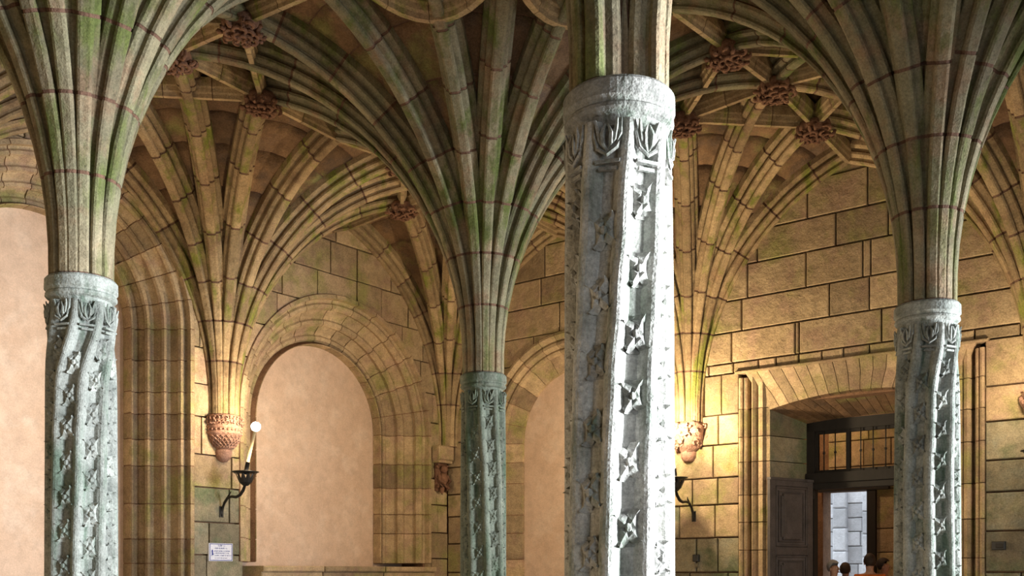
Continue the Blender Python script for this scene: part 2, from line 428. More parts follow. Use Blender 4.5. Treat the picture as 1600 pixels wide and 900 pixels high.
# sill ledge under arch 1
for a, b in ((6.15, 7.5), (7.5, 9.0), (9.0, 10.42)):
    put('sill_stone', MB().cbox(a+.01, b-.01, -.16, .82, Z+.03, Z+.13, .02).cbox(a+.01, b-.01, -.1, .8, Z-.10, Z+.03, .015).me('sill_stone', M_wall), wa)
put('sill_masonry', MB().box(6, 10.45, 0, .8, 0, Z-.08).me('sill_masonry', M_wall), wa)

# ---- wall B (right): local x = s along -V from corner P(2,2), local y outward = +U
ABG = math.atan2(-V.y, -V.x)
wb = empty('wall_right', P(2, 2), ABG, 'right wall of the hall with the splayed doorway', kind='structure')
# in this frame: x axis = -V, y axis = rotate(x,90deg) = ... check against U
B2 = (3.0, Z+2.55)
profB = [(1.97, .05), (1.97, -.03), (1.92, -.04), (1.86, .0), (1.84, .05), (1.80, .02), (1.75, .02), (1.72, .07), (1.70, .12), (1.66, .10), (1.62, .12), (1.60, .17), (1.60, .2), (1.33, .33), (1.33, .44)]
arch_ring(wb, B2[0], B2[1], profB, M_wall, 0, 13, seed=8)
DC = 8.35; DO = 1.89; DH = Z+3.32
zsB = [0, .45, .92, 1.35, 1.62, 2.2, 2.75, 3.2, 3.75, 4.25, Z+3.32, Z+3.49, Z+4.0, Z+4.52, Z+5.08, Z+5.6, Z+6.2, Z+6.7]
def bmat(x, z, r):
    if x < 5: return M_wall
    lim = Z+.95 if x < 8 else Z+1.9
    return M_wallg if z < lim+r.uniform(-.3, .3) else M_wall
arB = [(B2[0], B2[1], 1.93)]
k0 = 10
courses(wb, 0, DC-DO, zsB[:k0+1], 21, bmat, arB, .4, .8)
courses(wb, DC+DO, 16.5, zsB[:k0+1], 22, bmat, (), .45, 1.0)
courses(wb, 0, 16.5, zsB[k0:], 23, bmat, arB, .8, 1.5, fixed={0: [.9, 1.7, 2.6, 3.5, 4.4, 5.3, 5.9, 6.35, 6.8, 7.1, 7.48, 7.86, 8.2, 8.6, 9.0, 9.5, 10.1, 10.7, 11.5, 12.5, 13.5, 14.5, 15.5],
        1: [1.2, 2.4, 3.6, 4.7, 5.6, 6.32, 7.42, 7.49, 8.78, 9.7, 10.9, 12, 13.2, 14.4, 15.4], 2: [1.0, 2.2, 3.3, 4.5, 5.5, 6.5, 7.98, 8.60, 9.6, 10.6, 11.7, 13, 14.2, 15.4],
        3: [1.4, 2.8, 4.0, 5.2, 6.6, 7.6, 8.5, 8.62, 9.8, 11.2, 12.5, 14, 15.2]})
m = MB(); holed(m, -.2, 5.5, B2[0], B2[1], 1.9, .10, .6, 8.5); m.box(5.5, DC-DO, .10, .5, 0, 8.5); m.box(DC+DO, 16.8, .10, .5, 0, 8.5); m.box(DC-DO-.02, DC+DO+.02, .10, .5, DH, 8.5)
put('mortar_bed', m.me('mortar_bed', M_mortarw), wb)
put('plaster_panel', MB().box(1.0, 5.0, .40, .62, 0, 6.9).me('plaster_panel', M_plaster), wb)

# ---- doorway: moulded jambs, splay, segmental lintel
door_hood = MB().cbox(DC-DO-.06, DC+DO+.06, -.07, .1, DH-.035, DH+.012, .015)
put('hood_mould', door_hood.me('hood_mould', M_wall), wb)
def jprof(sg):   # plan section (x offset from outer edge inwards, y)
    pts = [(0, .1), (0, -.02), (.03, -.035), (.06, -.02), (.07, .02), (.10, .0), (.13, .02), (.14, .16), (.19, .16), (.20, .04), (.235, -.01), (.28, .02), (.30, .06), (.34, .03), (.40, .02), (.44, .06), (.50, .07), (.505, .09)]
    return pts
def lintel_low(x):       # z of the face's lower edge
    t = (x-DC)/1.39; return Z+2.66+.17*(1-t*t)
for sg, nm in ((-1, 'l'), (1, 'r')):
    z = Z+3.22; r = random.Random(31+sg)
    while z > .01:
        z1 = max(0, z-r.uniform(.4, .62)); z1 = 0 if z1 < .25 else z1
        frs = [(Vector((DC+sg*DO, 0, zz)), Vector((-sg, 0, 0)), Vector((0, 1, 0))) for zz in (z1+.007, z-.007)]
        put('jamb_stone', sweep(frs, jprof(sg), MB()).me('jamb_stone', M_wall), wb)
        zt = min(z, Z+2.66)
        if zt-z1 > .1:
            xa, xb = DC+sg*(DO-.505), DC+sg*(DO-.78)
            mb = MB().add([(xa, .07, z1+.007), (xb, .9, z1+.007), (xb, .9, zt-.007), (xa, .07, zt-.007), (xa+sg*.2, .12, z1+.007), (xb+sg*.2, .95, z1+.007), (xb+sg*.2, .95, zt-.007), (xa+sg*.2, .12, zt-.007)],
                          [(0,1,2,3), (4,7,6,5), (0,4,5,1), (3,2,6,7), (0,3,7,4), (1,5,6,2)])
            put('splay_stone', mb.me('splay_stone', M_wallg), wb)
        z = z1
    put('mortar_joints', MB().box(min(DC+sg*(DO-.03), DC+sg*(DO-.13)), max(DC+sg*(DO-.03), DC+sg*(DO-.13)), .02, .5, 0, DH-.1).box(min(DC+sg*(DO-.22), DC+sg*(DO-.48)), max(DC+sg*(DO-.22), DC+sg*(DO-.48)), .09, .5, 0, DH-.3).me('mortar_joints', M_mortarw), wb)
# lintel voussoirs: three-step concave face leaning in, plus flat splayed soffit stones
nv = 17
def lin(t, row):         # t 0..1 across; rows from hood to soffit back; returns point
    xo = DC-1.78+3.56*t; xi = DC-1.39+2.78*t; xr = DC-1.12+2.24*t
    zl = lintel_low(xi)
    if row <= 3:
        q = row/3; x = xo+(xi-xo)*q; z = (DH-.03)*(1-q)+zl*q; y = [-.03, .05, .06, .07][row]; return Vector((x, y, z+(-.03 if row == 1 else 0)))
    return Vector((xr, .9, Z+2.50+.05*(1-((xr-DC)/1.12)**2)))
for k in range(nv):
    t0, t1 = k/nv+.0016, (k+1)/nv-.0016; v = []
    for row in range(4):
        for t in (t0, (t0+t1)/2, t1): v.append(lin(t, row))
    v2 = [p+Vector((0, .18, .02)) for p in v]
    f = [(r_*3+c, r_*3+c+1, r_*3+c+4, r_*3+c+3) for r_ in range(3) for c in range(2)]
    ring = [0, 1, 2, 5, 8, 11, 10, 9, 6, 3]
    f += [(ring[q], ring[(q+1) % 10], ring[(q+1) % 10]+12, ring[q]+12) for q in range(10)]
    put('lintel_stone', MB().add(v+v2, f).me('lintel_stone', M_wall), wb)
    v = [lin(t0, 3)+Vector((0,.012,0)), lin(t1, 3)+Vector((0,.012,0)), lin(t1, 4), lin(t0, 4)]; v2 = [p+Vector((0, .02, .12)) for p in v]
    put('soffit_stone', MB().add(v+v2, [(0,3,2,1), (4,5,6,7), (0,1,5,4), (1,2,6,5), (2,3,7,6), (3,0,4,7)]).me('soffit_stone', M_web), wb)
put('mortar_joints', MB().add([lin(0, 0)+Vector((0,.16,0)), lin(1, 0)+Vector((0,.16,0)), lin(1, 3)+Vector((0,.09,.1)), lin(0, 3)+Vector((0,.09,.1)), lin(1, 4)+Vector((0,0,.2)), lin(0, 4)+Vector((0,0,.2))], [(0,1,2,3), (3,2,4,5)]).box(DC-1.8, DC+1.8, .15, .5, Z+3.0, DH).box(DC-1.2, DC+1.2, .92, 1.0, Z+2.53, DH).me('mortar_joints', M_mortarw), wb)

# ------------------------------------------------------------------ vault
WHERE = {(0,0): 'the front column nearest the camera', (0,1): 'the left column', (1,0): 'the right column', (1,1): 'the far middle column',
         (1,2): 'the basket corbel beside the plastered arch', (2,1): 'the ragged corbel beside the doorway', (2,2): 'the corbel in the far corner', (2,0): 'the corbel at the right edge of the picture',
         (0,2): 'the left wall out of frame', (2,-1): 'the right wall out of frame'}
for i in range(-1, 3):
    for j in range(-1, 3):
        fan(i, j, M_colrib if (i in (0,1) and j in (0,1)) else M_rib, WHERE.get((i, j), 'a support behind the camera'))
# crown ribs and bosses
def line_path(a, b, n, bul=.03):
    a = Vector(a); b = Vector(b); t = (b-a).normalized(); n_ = Vector((0,0,1)); lat = n_.cross(t).normalized()
    return [(a+(b-a)*k/n+Vector((0,0,bul*math.sin(PI*k/n))), lat, n_) for k in range(n+1)]
def soff(x, y):          # rib soffit height at bay-local plan point measured from bay centre
    rho = math.hypot(HA-abs(x), HB-abs(y)); return merid(rho)
def boss_mesh(seed, r=.27):
    q = random.Random(seed); mb = MB()
    for ring, (n, rad, tr, zz) in enumerate(((11, .235, .026, -.02), (9, .15, .026, -.065), (6, .075, .022, -.085))):
        for k in range(n):
            a = 2*PI*k/n+q.uniform(-.15, .15); c = Vector((rad*math.cos(a), rad*math.sin(a), zz+q.uniform(-.015, .015))); cr = q.uniform(.035, .055); d = q.choice((-1, 1))
            u_ = Vector((math.cos(a), math.sin(a), 0)); v_ = Vector((0, 0, 1)) if ring == 0 and q.random() < .6 else Vector((-math.sin(a), math.cos(a), 0))
            a0 = q.uniform(0, 2*PI); pts = []
            for s in range(10):
                al = a0+d*s*.62; rr = cr*(1.25-.09*s); pts.append(c+(u_*math.cos(al)+v_*math.sin(al))*rr+Vector((0, 0, -.006*s)))
            mb.tube(pts, [tr*(.55+.5*math.sin(PI*min(1, (s+1)/10))) for s in range(10)], 5)
    return mb.me('carved_foliage', M_boss, True)
FOL = [boss_mesh(s) for s in (1, 2, 3)]
body = MB().lathe([(0, -.06), (.13, -.06), (.21, -.02), (.235, .03), (.235, .09), (.20, .11), (.15, .13), (.13, .2)], 18).me('boss_disc', M_boss, True)
hub = MB().lathe([(.13, .12), (.15, .16), (.15, .24), (.12, .26), (.12, .5)], 14).me('boss_stem', M_rib, True)
BN = {(1,0,0,0): 'central carved foliage boss of the vault bay above the doorway', (1,0,-1,0): 'carved foliage boss nearest the front column on its right, above the doorway bay',
      (1,0,1,0): 'carved foliage boss beside the right column, lowest of the three in a row', (1,0,0,1): 'dark carved boss just right of the front column capital',
      (0,1,0,0): 'carved foliage boss tucked against the left column fan', (0,1,0,-1): 'highest dark foliage boss between left column and middle column fans',
      (0,1,1,0): 'lower foliage boss at centre of the left vault bay, in front of a pale rib', (1,1,0,1): 'small distant foliage boss left of the middle column fan'}
bc = 0
for (bi, bj) in sorted(BAYS):
    e = empty('vault_crown', P(bi+.5, bj+.5, SPR), ANG, kind='structure'); tn[0] += 1; e.name = 'trim_%d' % tn[0]
    ctr = (0, 0, soff(0, 0)); q_ = .25
    sec = [(q_*LA, 0), (0, q_*LB), (-q_*LA, 0), (0, -q_*LB)]
    matc = M_rib; beds = MB()
    def run(a, b, nst, prof=SMALLP, bul=.03):
        a = Vector(a); b = Vector(b)
        for k in range(nst):
            p0 = a+(b-a)*(k/nst); p1 = a+(b-a)*((k+1)/nst); d = (b-a).normalized()*.006
            put('ridge_stone', sweep(line_path(p0+d, p1-d, 2, 0), prof, MB()).me('ridge_stone', matc), e)
        sweep(line_path(a, b, 2, 0), SHR(prof), beds)
    for k, (x, y) in enumerate(sec):
        zz = soff(x, y)
        run(ctr, (x, y, zz), 2)
        ex = (HA*(1 if x > 0 else -1 if x < 0 else 0), HB*(1 if y > 0 else -1 if y < 0 else 0))
        run((x, y, zz), (ex[0], ex[1], soff(*ex)), 2)
        x2, y2 = sec[(k+1) % 4]
        if (bi, bj) != (0, 0): run((x, y, zz), (x2, y2, zz), 3)
        else:
            # quatrefoil of curved ribs round each secondary boss
            c0 = math.atan2(y, x); rad = .95; n = 10; half = math.radians(141)
            for s in range(n):
                fr = []
                for k2 in range(4):
                    al = c0-half+2*half*(s+k2/3*(.985))/n; px, py = x+rad*math.cos(al), y+rad*math.sin(al)
                    fr.append((Vector((px, py, soff(px, py)+.0)), Vector((math.cos(al), math.sin(al), 0)), Vector((0, 0, 1))))
                put('lobe_stone', sweep(fr, [(w_*1.3, h*1.15) for w_, h in SMALLP], MB()).me('lobe_stone', M_rib), e)
    put('mortar_joints', beds.me('mortar_joints', M_mortar), e)
    for (kx, ky) in ((0,0), (1,0), (0,1), (-1,0), (0,-1)):
        x, y = kx*q_*LA, ky*q_*LB; zz = soff(x, y)
        if (bi, bj) == (0, 0): pass
        key = (bi, bj, kx, ky); pos = P(bi+.5, bj+.5)+U*x+V*y
        if key in BN: lab = BN[key]; g = None
        elif (bi, bj) in ((0,-1), (-1,0), (0,0), (1,-1), (-1,1)) or True:
            lab = 'carved foliage boss of the vault crown hidden behind ribs or above the picture'; g = 'unseen vault bosses'
            if bi < 0 or bj < 0 : continue
        b = empty('vault_boss', (pos.x, pos.y, SPR+zz-.03), ANG+bc*.7, lab, 'boss', g)
        put('boss_disc', body, b); put('carved_foliage', FOL[bc % 3], b); put('boss_stem', hub, b); bc += 1

# ------------------------------------------------------------------ columns
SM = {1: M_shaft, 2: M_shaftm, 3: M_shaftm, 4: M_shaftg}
def recol(me, m):
    c = me.copy(); c.materials[0] = m; return c
def shaft_mesh(ths, seed):
    """ths: [(z above eye, angle)] ; angle = direction of one roll"""
    ztop = 2.33+EYE; n = 8; per = 14; prof = []
    for k in range(per):
        t = k/per
        if t < .46:   # roll with fillets
            q = t/.46; r = .262+.045*math.sin(PI*q)**.55 if .0 < q < 1 else .262
            if q < .01: r = .268
        else:
            q = (t-.46)/.54; r = .262 if (q < .12 or q > .88) else .232
        prof.append((t-.23, r))
    nz = 46; v = []; f = []; N_ = n*per
    for iz in range(nz+1):
        z = ztop*iz/nz
        th = interp(z-EYE, ths); k_ = 1.0+.09*max(0, min(1, (3.6-z)/3.6))
        for l in range(n):
            for t, r in prof:
                a = th+(l+t)*2*PI/n; v.append((r*k_*math.cos(a), r*k_*math.sin(a), z))
    for iz in range(nz):
        for c in range(N_): f.append((iz*N_+c, iz*N_+(c+1) % N_, (iz+1)*N_+(c+1) % N_, (iz+1)*N_+c))
    return mesh('shaft', v, f, SM[seed], False)
def interp(z, tab_):
    if z <= tab_[0][0]: return tab_[0][1]
    for (z0, a0), (z1, a1) in zip(tab_, tab_[1:]):
        if z <= z1:
            t = (z-z0)/(z1-z0); t = t*t*(3-2*t); return a0+(a1-a0)*t
    return tab_[-1][1]
def flower_mesh(seed):
    q = random.Random(seed); mb = MB()
    mb.box(-.062, .062, -.004, .012, -.07, .07)
    for k in range(4):          # four curled petals set as a pinwheel, relief towards -y
        a = PI/4+k*PI/2+q.uniform(-.08, .08); d = Vector((math.cos(a), 0, math.sin(a))); s = Vector((-math.sin(a), 0, math.cos(a)))
        L_ = .082; rows = [(0, .018, -.028), (.35, .034, -.045), (.75, .030, -.030), (1, .006, -.055)]
        v = []
        for t, w_, y in rows:
            for e_ in (-1, 0, 1): v.append(d*L_*t+s*(w_*e_+.014*t)+Vector((0, y+(0.020 if e_ == -1 else .028 if e_ == 1 else 0), 0)))
        f = [(r_*3+c, r_*3+c+1, r_*3+c+4, r_*3+c+3) for r_ in range(3) for c in range(2)]
        mb.add(v, f)
    mb.ball((0, -.035, 0), .018, 6, 4)
    return mb.me('carved_flower', M_shaft)
FLW = [flower_mesh(s) for s in range(4)]
FLWS = {k: [recol(f_, m_) for f_ in FLW] for k, m_ in SM.items()}
def leaf_mesh():
    mb = MB()
    # U-shaped frame, palmette and under-ledge
    pts = [(-.075, -.01, .10), (-.073, -.02, .02), (-.055, -.025, -.05), (0, -.028, -.085), (.055, -.025, -.05), (.073, -.02, .02), (.075, -.01, .10)]
    mb.tube(pts, .012, 5)
    for sx in (-1, 1):
        mb.tube([(0, -.02, -.07), (sx*.022, -.035, -.03), (sx*.026, -.04, .02), (sx*.008, -.035, .07)], [.008, .014, .014, .005], 5)
        mb.tube([(sx*.01, -.02, -.06), (sx*.042, -.03, -.01), (sx*.05, -.03, .04), (sx*.062, -.045, .09)], [.007, .012, .014, .006], 5)
    mb.box(-.07, .07, -.03, .0, -.125, -.108); mb.box(-.05, .05, -.018, 0, -.16, -.142)
    return mb.me('carved_leaf', M_shaft)
LEAF = leaf_mesh(); LEAFS = {k: recol(LEAF, m_) for k, m_ in SM.items()}
ring_me = MB().lathe([(.2, 0), (.30, 0), (.318, -.02), (.320, -.10), (.305, -.115), (.300, -.13), (.312, -.142), (.314, -.160), (.300, -.175), (.27, -.19), (.255, -.24), (.2, -.26)], 48).me('capital_ring', M_shaft, False)
rings = {k: recol(ring_me, m_) for k, m_ in SM.items()}
base_me = MB().lathe([(0, 0), (.50, 0), (.50, .14), (.46, .17), (.47, .22), (.44, .27), (.38, .29), (.36, .34), (.2, .34)], 8).me('column_base', M_shaft)
d2 = math.radians
def face(deg, i, j):
    """angle as seen from camera: deg to the right of the axis towards camera -> local azimuth in world"""
    p = P(i, j); toc = math.atan2(-p.y, -p.x); return toc+d2(deg)
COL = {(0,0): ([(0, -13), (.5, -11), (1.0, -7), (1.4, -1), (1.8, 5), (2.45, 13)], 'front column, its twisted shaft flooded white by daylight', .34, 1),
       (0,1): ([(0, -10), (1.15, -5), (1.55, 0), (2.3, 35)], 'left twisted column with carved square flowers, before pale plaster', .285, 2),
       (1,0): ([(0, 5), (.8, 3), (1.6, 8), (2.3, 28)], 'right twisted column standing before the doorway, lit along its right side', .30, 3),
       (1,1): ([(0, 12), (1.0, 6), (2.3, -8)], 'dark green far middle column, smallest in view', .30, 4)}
for (i, j), (ths, lab, sp, seed) in COL.items():
    c = empty('column', P(i, j), 0, lab, 'column', 'twisted flower columns')
    c.scale = (.94, .94, 1); tw = [(z, face(a, i, j)) for z, a in ths]
    put('shaft', shaft_mesh(tw, seed), c); put('capital_ring', rings[seed], c, loc=(0, 0, SPR)); put('column_base', base_me, c, rotz=tw[0][1])
    q = random.Random(seed)
    for l in range(8):
        off = (l+.5)*2*PI/8
        a = interp(2.18, tw)+off; put('carved_leaf', LEAFS[seed], c, loc=(.268*math.cos(a), .268*math.sin(a), 2.23+EYE), rotz=a+PI/2)
        z = 1.92-(l % 2)*sp*.45
        fm_ = FLWS[seed]
        k = 0
        while z > -1.0:
            a = interp(z, tw)+off; r = .236*(1.0+.09*max(0, min(1, (3.6-z-EYE)/3.6)))
            o = put('carved_flower', fm_[(k+l) % 4], c, loc=(r*math.cos(a), r*math.sin(a), z+EYE), rotz=a+PI/2)
            s = q.uniform(1.0, 1.18); o.scale = (s, q.uniform(1.0, 1.35), s*1.25); z -= sp*q.uniform(.93, 1.07); k += 1
#__DETAILS__
# ------------------------------------------------------------------ corbels
def curls(mb, q, spots, tr=.018, cr=(.03, .05), n=9):
    for c, nrm in spots:
        nrm = Vector(nrm).normalized(); u_ = nrm.cross(Vector((0, 0, 1)))
        u_ = u_.normalized() if u_.length > .1 else Vector((1, 0, 0)); v_ = nrm.cross(u_)
        a0 = q.uniform(0, 2*PI); d = q.choice((-1, 1)); r = q.uniform(*cr)
        pts = [Vector(c)+(u_*math.cos(a0+d*s*.65)+v_*math.sin(a0+d*s*.65))*r*(1.2-.09*s)+nrm*(.004*s) for s in range(n)]
        mb.tube(pts, [tr*(.5+.6*math.sin(PI*(s+1)/(n+1))) for s in range(n)], 5)
    return mb
def basket_corbel():
    e = empty('corbel', P(1, 2, SPR), ANG, 'pink stone basket corbel with pierced band and knob, above the plaque', 'corbel')
    put('basket', MB().lathe([(.2, .02), (.27, .0), (.29, -.03), (.285, -.17), (.305, -.19), (.30, -.21), (.285, -.215), (.285, -.265), (.30, -.275), (.31, -.29), (.30, -.31), (.27, -.33), (.245, -.40), (.19, -.47), (.135, -.53), (.11, -.55)], 32, c=(0, -.02, 0)).me('basket', M_corbel, True), e)
    q = random.Random(4); mb = MB(); sp = []
    for k in range(15):
        a = PI+PI*(k+.5)/15
        for zz in (-.06, -.13): sp.append(((.292*math.cos(a), .292*math.sin(a)-.02, zz), (math.cos(a), math.sin(a), 0)))
    put('leaf_band', curls(mb, q, sp, .014, (.02, .032)).me('leaf_band', M_corbel, True), e)
    bd = MB().ball((0, 0, 0), .020, 6, 4).me('bead', M_corbel, True)
    for k in range(14):
        a = PI+PI*(k+.5)/14; put('bead', bd, e, loc=(.293*math.cos(a), .293*math.sin(a)-.02, -.24))
    mb = MB()
    for s in (1, -1):
        for k in range(13):
            a0 = PI*.9+PI*1.2*k/13; pts = []
            for t in range(6):
                z = -.34-.035*t; r = [.272, .262, .25, .228, .198, .165][t]; a = a0+s*t*.14
                pts.append((r*math.cos(a), r*math.sin(a)-.02, z))
            mb.tube(pts, .010, 5)
    put('lattice', mb.me('lattice', M_corbel, True), e)
    put('pendant', MB().lathe([(.10, -.54), (.135, -.56), (.14, -.60), (.125, -.625), (.135, -.64), (.115, -.69), (.06, -.735), (0, -.75)], 20, c=(0, -.02, 0)).me('pendant', M_corbel, True), e)
basket_corbel()
def ragged_corbel(i, j, ang, lab, seed, block=False):
    e = empty('corbel', P(i, j, SPR), ang, lab, 'corbel'); q = random.Random(seed); mb = MB()
    prof = [(.2, .02), (.28, 0), (.30, -.08), (.31, -.2), (.28, -.3), (.22, -.4), (.16, -.46), (.12, -.5)]
    mb.lathe(prof, 28)
    for k, p in enumerate(mb.v):
        s = 1+.10*math.sin(p.z*40+math.atan2(p.y, p.x)*5)+q.uniform(-.05, .05); mb.v[k] = Vector((p.x*s, p.y*s, p.z+q.uniform(-.012, .012)))
    put('carved_core', mb.me('carved_core', M_corbel, True), e)
    sp = []
    for k in range(46):
        a = q.uniform(0, 2*PI); z = q.uniform(-.42, -.05); r = (.31 if z > -.25 else .31-(-.25-z)*.7)
        sp.append(((r*math.cos(a), r*math.sin(a), z), (math.cos(a), math.sin(a), -.3)))
    put('carved_foliage', curls(MB(), q, sp, .024, (.03, .06), 8).me('carved_foliage', M_corbel, True), e)
    put('pendant', MB().lathe([(.11, -.44), (.14, -.50), (.135, -.57), (.10, -.63), (.06, -.66), (.04, -.60), (0, -.6)], 16).me('pendant', M_corbel, True), e)
ragged_corbel(2, 1, ABG, 'ragged foliage corbel between front column and doorway, beside the brightest wall glow', 7)
ragged_corbel(2, 0, ABG, 'foliage corbel cut off by the right edge of the picture', 9)
e = empty('corbel', P(0, 2, 0)+U*10.66, ANG, 'small square figure corbel left of the far middle column', 'corbel')
put('slab', MB().cbox(-.24, .2, -.22, .02, Z+2.28, Z+2.56, .02).cbox(-.22, .19, -.18, .02, Z+2.22, Z+2.28, .01).me('slab', M_wall), e)
q = random.Random(12); mb = MB(); mb.box(-.16, .16, -.06, .02, Z+1.66, Z+2.24)
mb.ball((0, -.12, Z+2.10), .08, 10, 8); mb.ball((0, -.1, Z+1.9), .11, 10, 8, (1, .8, 1.2)); mb.tube([(-.1, -.08, Z+1.98), (-.15, -.15, Z+1.86), (-.04, -.19, Z+1.8)], [.04, .035, .03]); mb.tube([(.1, -.08, Z+1.98), (.15, -.15, Z+1.86), (.04, -.19, Z+1.8)], [.04, .035, .03])
mb.tube([(-.05, -.1, Z+1.8), (-.09, -.16, Z+1.72), (-.05, -.1, Z+1.64)], .045); mb.tube([(.05, -.1, Z+1.8), (.09, -.16, Z+1.72), (.05, -.1, Z+1.64)], .045)
curls(mb, q, [((x, -.07, z), (0, -1, 0)) for x in (-.14, .14) for z in (Z+1.75, Z+1.95, Z+2.15)], .02, (.03, .045))
put('carved_figure', mb.me('carved_figure', M_boss, True), e)

# ------------------------------------------------------------------ sconces
def sconce(base, ang, lab, en, group='wrought iron candle sconces'):
    e = empty('wall_sconce', base, ang, lab, 'sconce', group)
    put('wall_plate', MB().cbox(-.04, .04, -.02, .0, -.12, .06, .006).me('wall_plate', M_iron), e)
    arm = MB().tube([(0, -.01, -.10), (0, -.03, .0), (0, -.09, .11), (0, -.18, .19), (0, -.29, .205), (0, -.40, .19), (0, -.50, .22), (0, -.58, .29), (0, -.63, .38)], [.02, .024, .022, .022, .022, .024, .026, .026, .022], 8)
    arm.tube([(0, -.16, .18), (0, -.22, .24), (.01, -.26, .29)], [.018, .014, .004], 6)
    put('arm', arm.me('arm', M_iron, True), e)
    cup = MB(); c = (0, -.64, .36)
    cup.lathe([(.02, 0), (.05, .03), (.075, .09), (.085, .12)], 12, c=c)
    for k in range(10):
        a = 2*PI*k/10; d = Vector((math.cos(a), math.sin(a), 0)); s = Vector((-math.sin(a), math.cos(a), 0)); v = []
        for t, r, z, w_ in ((0, .03, 0, .02), (.3, .085, .05, .035), (.6, .115, .12, .035), (.85, .14, .18, .02), (1, .17, .20, .003)):
            for sg in (-1, 0, 1): v.append(Vector(c)+d*(r+(0.012 if sg == 0 else 0))+s*w_*sg+Vector((0, 0, z)))
        cup.add(v, [(r_*3+q_, r_*3+q_+1, r_*3+q_+4, r_*3+q_+3) for r_ in range(4) for q_ in range(2)])
    put('leaf_cup', cup.me('leaf_cup', M_iron, False), e)
    put('drip_dish', MB().lathe([(0, .195), (.17, .20), (.21, .215), (.21, .225), (.16, .215), (0, .21)], 20, c=c).me('drip_dish', M_iron, True), e)
    p0 = Vector((0, -.645, .58)); p1 = Vector((.03, -.84, 1.22))
    put('socket', MB().tube([p0-(p1-p0)*.06, p0+(p1-p0)*.24], .034, 10).me('socket', M_iron, True), e)
    put('candle', MB().tube([p0+(p1-p0)*.2, p1], .026, 10).me('candle', M_wax, True), e)
    b = p1+(p1-p0).normalized()*.06
    put('bulb', MB().ball(b, .075, 16, 10).me('bulb', M_bulb, True), e)
    bw = Matrix.Translation(base)@Matrix.Rotation(ang, 4, 'Z')@(b+Vector((0, -.10, .06)))
    lamp('POINT', bw, en, WARM, .09)
sconce(P(0, 2, Z+1.03)+U*5.42, ANG, 'iron candle sconce with starry bulb in front of the pale plastered arch', 210)
sconce(P(2, 1, Z+1.0)+(-V)*.1, ABG, 'iron candle sconce mostly hidden behind the right edge of the front column', 560)
sconce(P(2, 0, Z+1.05), ABG, 'iron candle sconce just outside the right edge of the picture', 150)
sconce(P(0, 2, Z+1.03)+U*.1, ANG, 'iron candle sconce of the left wall, outside the left edge', 110)

# ------------------------------------------------------------------ plaque and small wall fittings
e = empty('wall_plaque', P(0, 2, Z+.20)+U*5.40, ANG, 'white glazed tile plaque lettered in blue below the basket corbel', 'plaque')
put('tile', MB().cbox(-.23, .23, -.03, .0, 0, .29, .006).me('tile', M_tile), e)
mb = MB()
for a in ((-.215, .215, .010, .020), (-.215, .215, .270, .280), (-.215, -.205, .01, .28), (.205, .215, .01, .28)): mb.box(a[0], a[1], -.033, -.028, a[2], a[3])
put('border', mb.me('border', M_blue), e)
q = random.Random(5); mb = MB()
for zc, h, x0, x1 in ((.238, .026, -.06, .07), (.197, .022, -.12, .13), (.155, .015, -.13, .16), (.122, .015, -.12, .15), (.082, .018, -.19, .19), (.045, .010, -.12, .12)):
    x = x0
    while x < x1:
        if q.random() < .13: x += h*.7; continue
        w_ = h*.62
        for s in range(q.choice((2, 3))):
            if q.random() < .5: xx = x+q.choice((0, w_*.4, w_*.75)); mb.box(xx, xx+h*.18, -.033, -.028, zc, zc+h)
            else: zz = zc+q.choice((0, h*.42, h*.84)); mb.box(x, x+w_, -.033, -.028, zz, zz+h*.16)
        x += w_*1.35
mb.ball((-.165, -.03, .155), .018, 6, 4, (1, .2, 1.8)); mb.ball((-.160, -.03, .115), .02, 6, 4, (1, .2, 1.2))
tag(put('lettering', mb.me('lettering', M_blue), e), kind='stuff')
M_dark = plain('dark_plastic', (.02, .02, .02), .5)
e = empty('wall_socket', P(2, 2, Z+.20)-V*5.68, ABG, 'small dark electric box low on the wall just right of the front column', 'socket')
put('box', MB().cbox(-.06, .05, -.05, .03, 0, .12, .01).me('box', M_dark), e); put('cable_clip', MB().cbox(-.03, .03, -.02, .03, -.10, -.02, .005).me('cable_clip', M_wallg), e)
e = empty('wall_socket', P(2, 2, Z+.33)-V*10.43, ABG, 'dark double electric box low on the wall at far right, beyond the right column', 'socket')
put('box', MB().cbox(-.09, .09, -.06, .03, 0, .12, .01).me('box', M_dark), e); put('cover', MB().cbox(-.03, .07, -.068, -.05, .03, .09, .005).me('cover', M_iron), e)

# ------------------------------------------------------------------ door
def in_wb(x, y, z=0): return P(2, 2, z)-V*x+U*y
e = empty('door_1', P(2, 2), ABG, kind='structure')
X0, X1, YD = 7.24, 9.46, .90
T0, T1 = Z+1.66, Z+2.36
put('door_frame', MB().box(X0, X0+.13, YD, YD+.16, 0, Z+2.5).box(X1-.13, X1, YD, YD+.16, 0, Z+2.5).box(X0, X1, YD, YD+.16, T1, Z+2.54).box(X0, X1, YD-.05, YD+.16, Z+1.50, T0).box(X0, X1, YD-.02, YD+.16, Z+1.40, Z+1.50).me('door_frame', M_frame), e)
gr = put('transom_frame', MB().box(X0+.13, X0+.19, YD+.03, YD+.09, T0, T1).box(X1-.19, X1-.13, YD+.03, YD+.09, T0, T1).box(X0+.13, X1-.13, YD+.03, YD+.09, T0, T0+.05).box(X0+.13, X1-.13, YD+.03, YD+.09, T1-.05, T1).box(7.90, 7.96, YD+.02, YD+.10, T0, T1).box(8.74, 8.80, YD+.02, YD+.10, T0, T1).me('transom_frame', M_frame), e)
for a, b in ((X0+.19, 7.9), (7.96, 8.74), (8.80, X1-.19)):
    put('pane', MB().box(a, b, YD+.055, YD+.062, T0+.05, T1-.05).me('pane', M_glass), e)
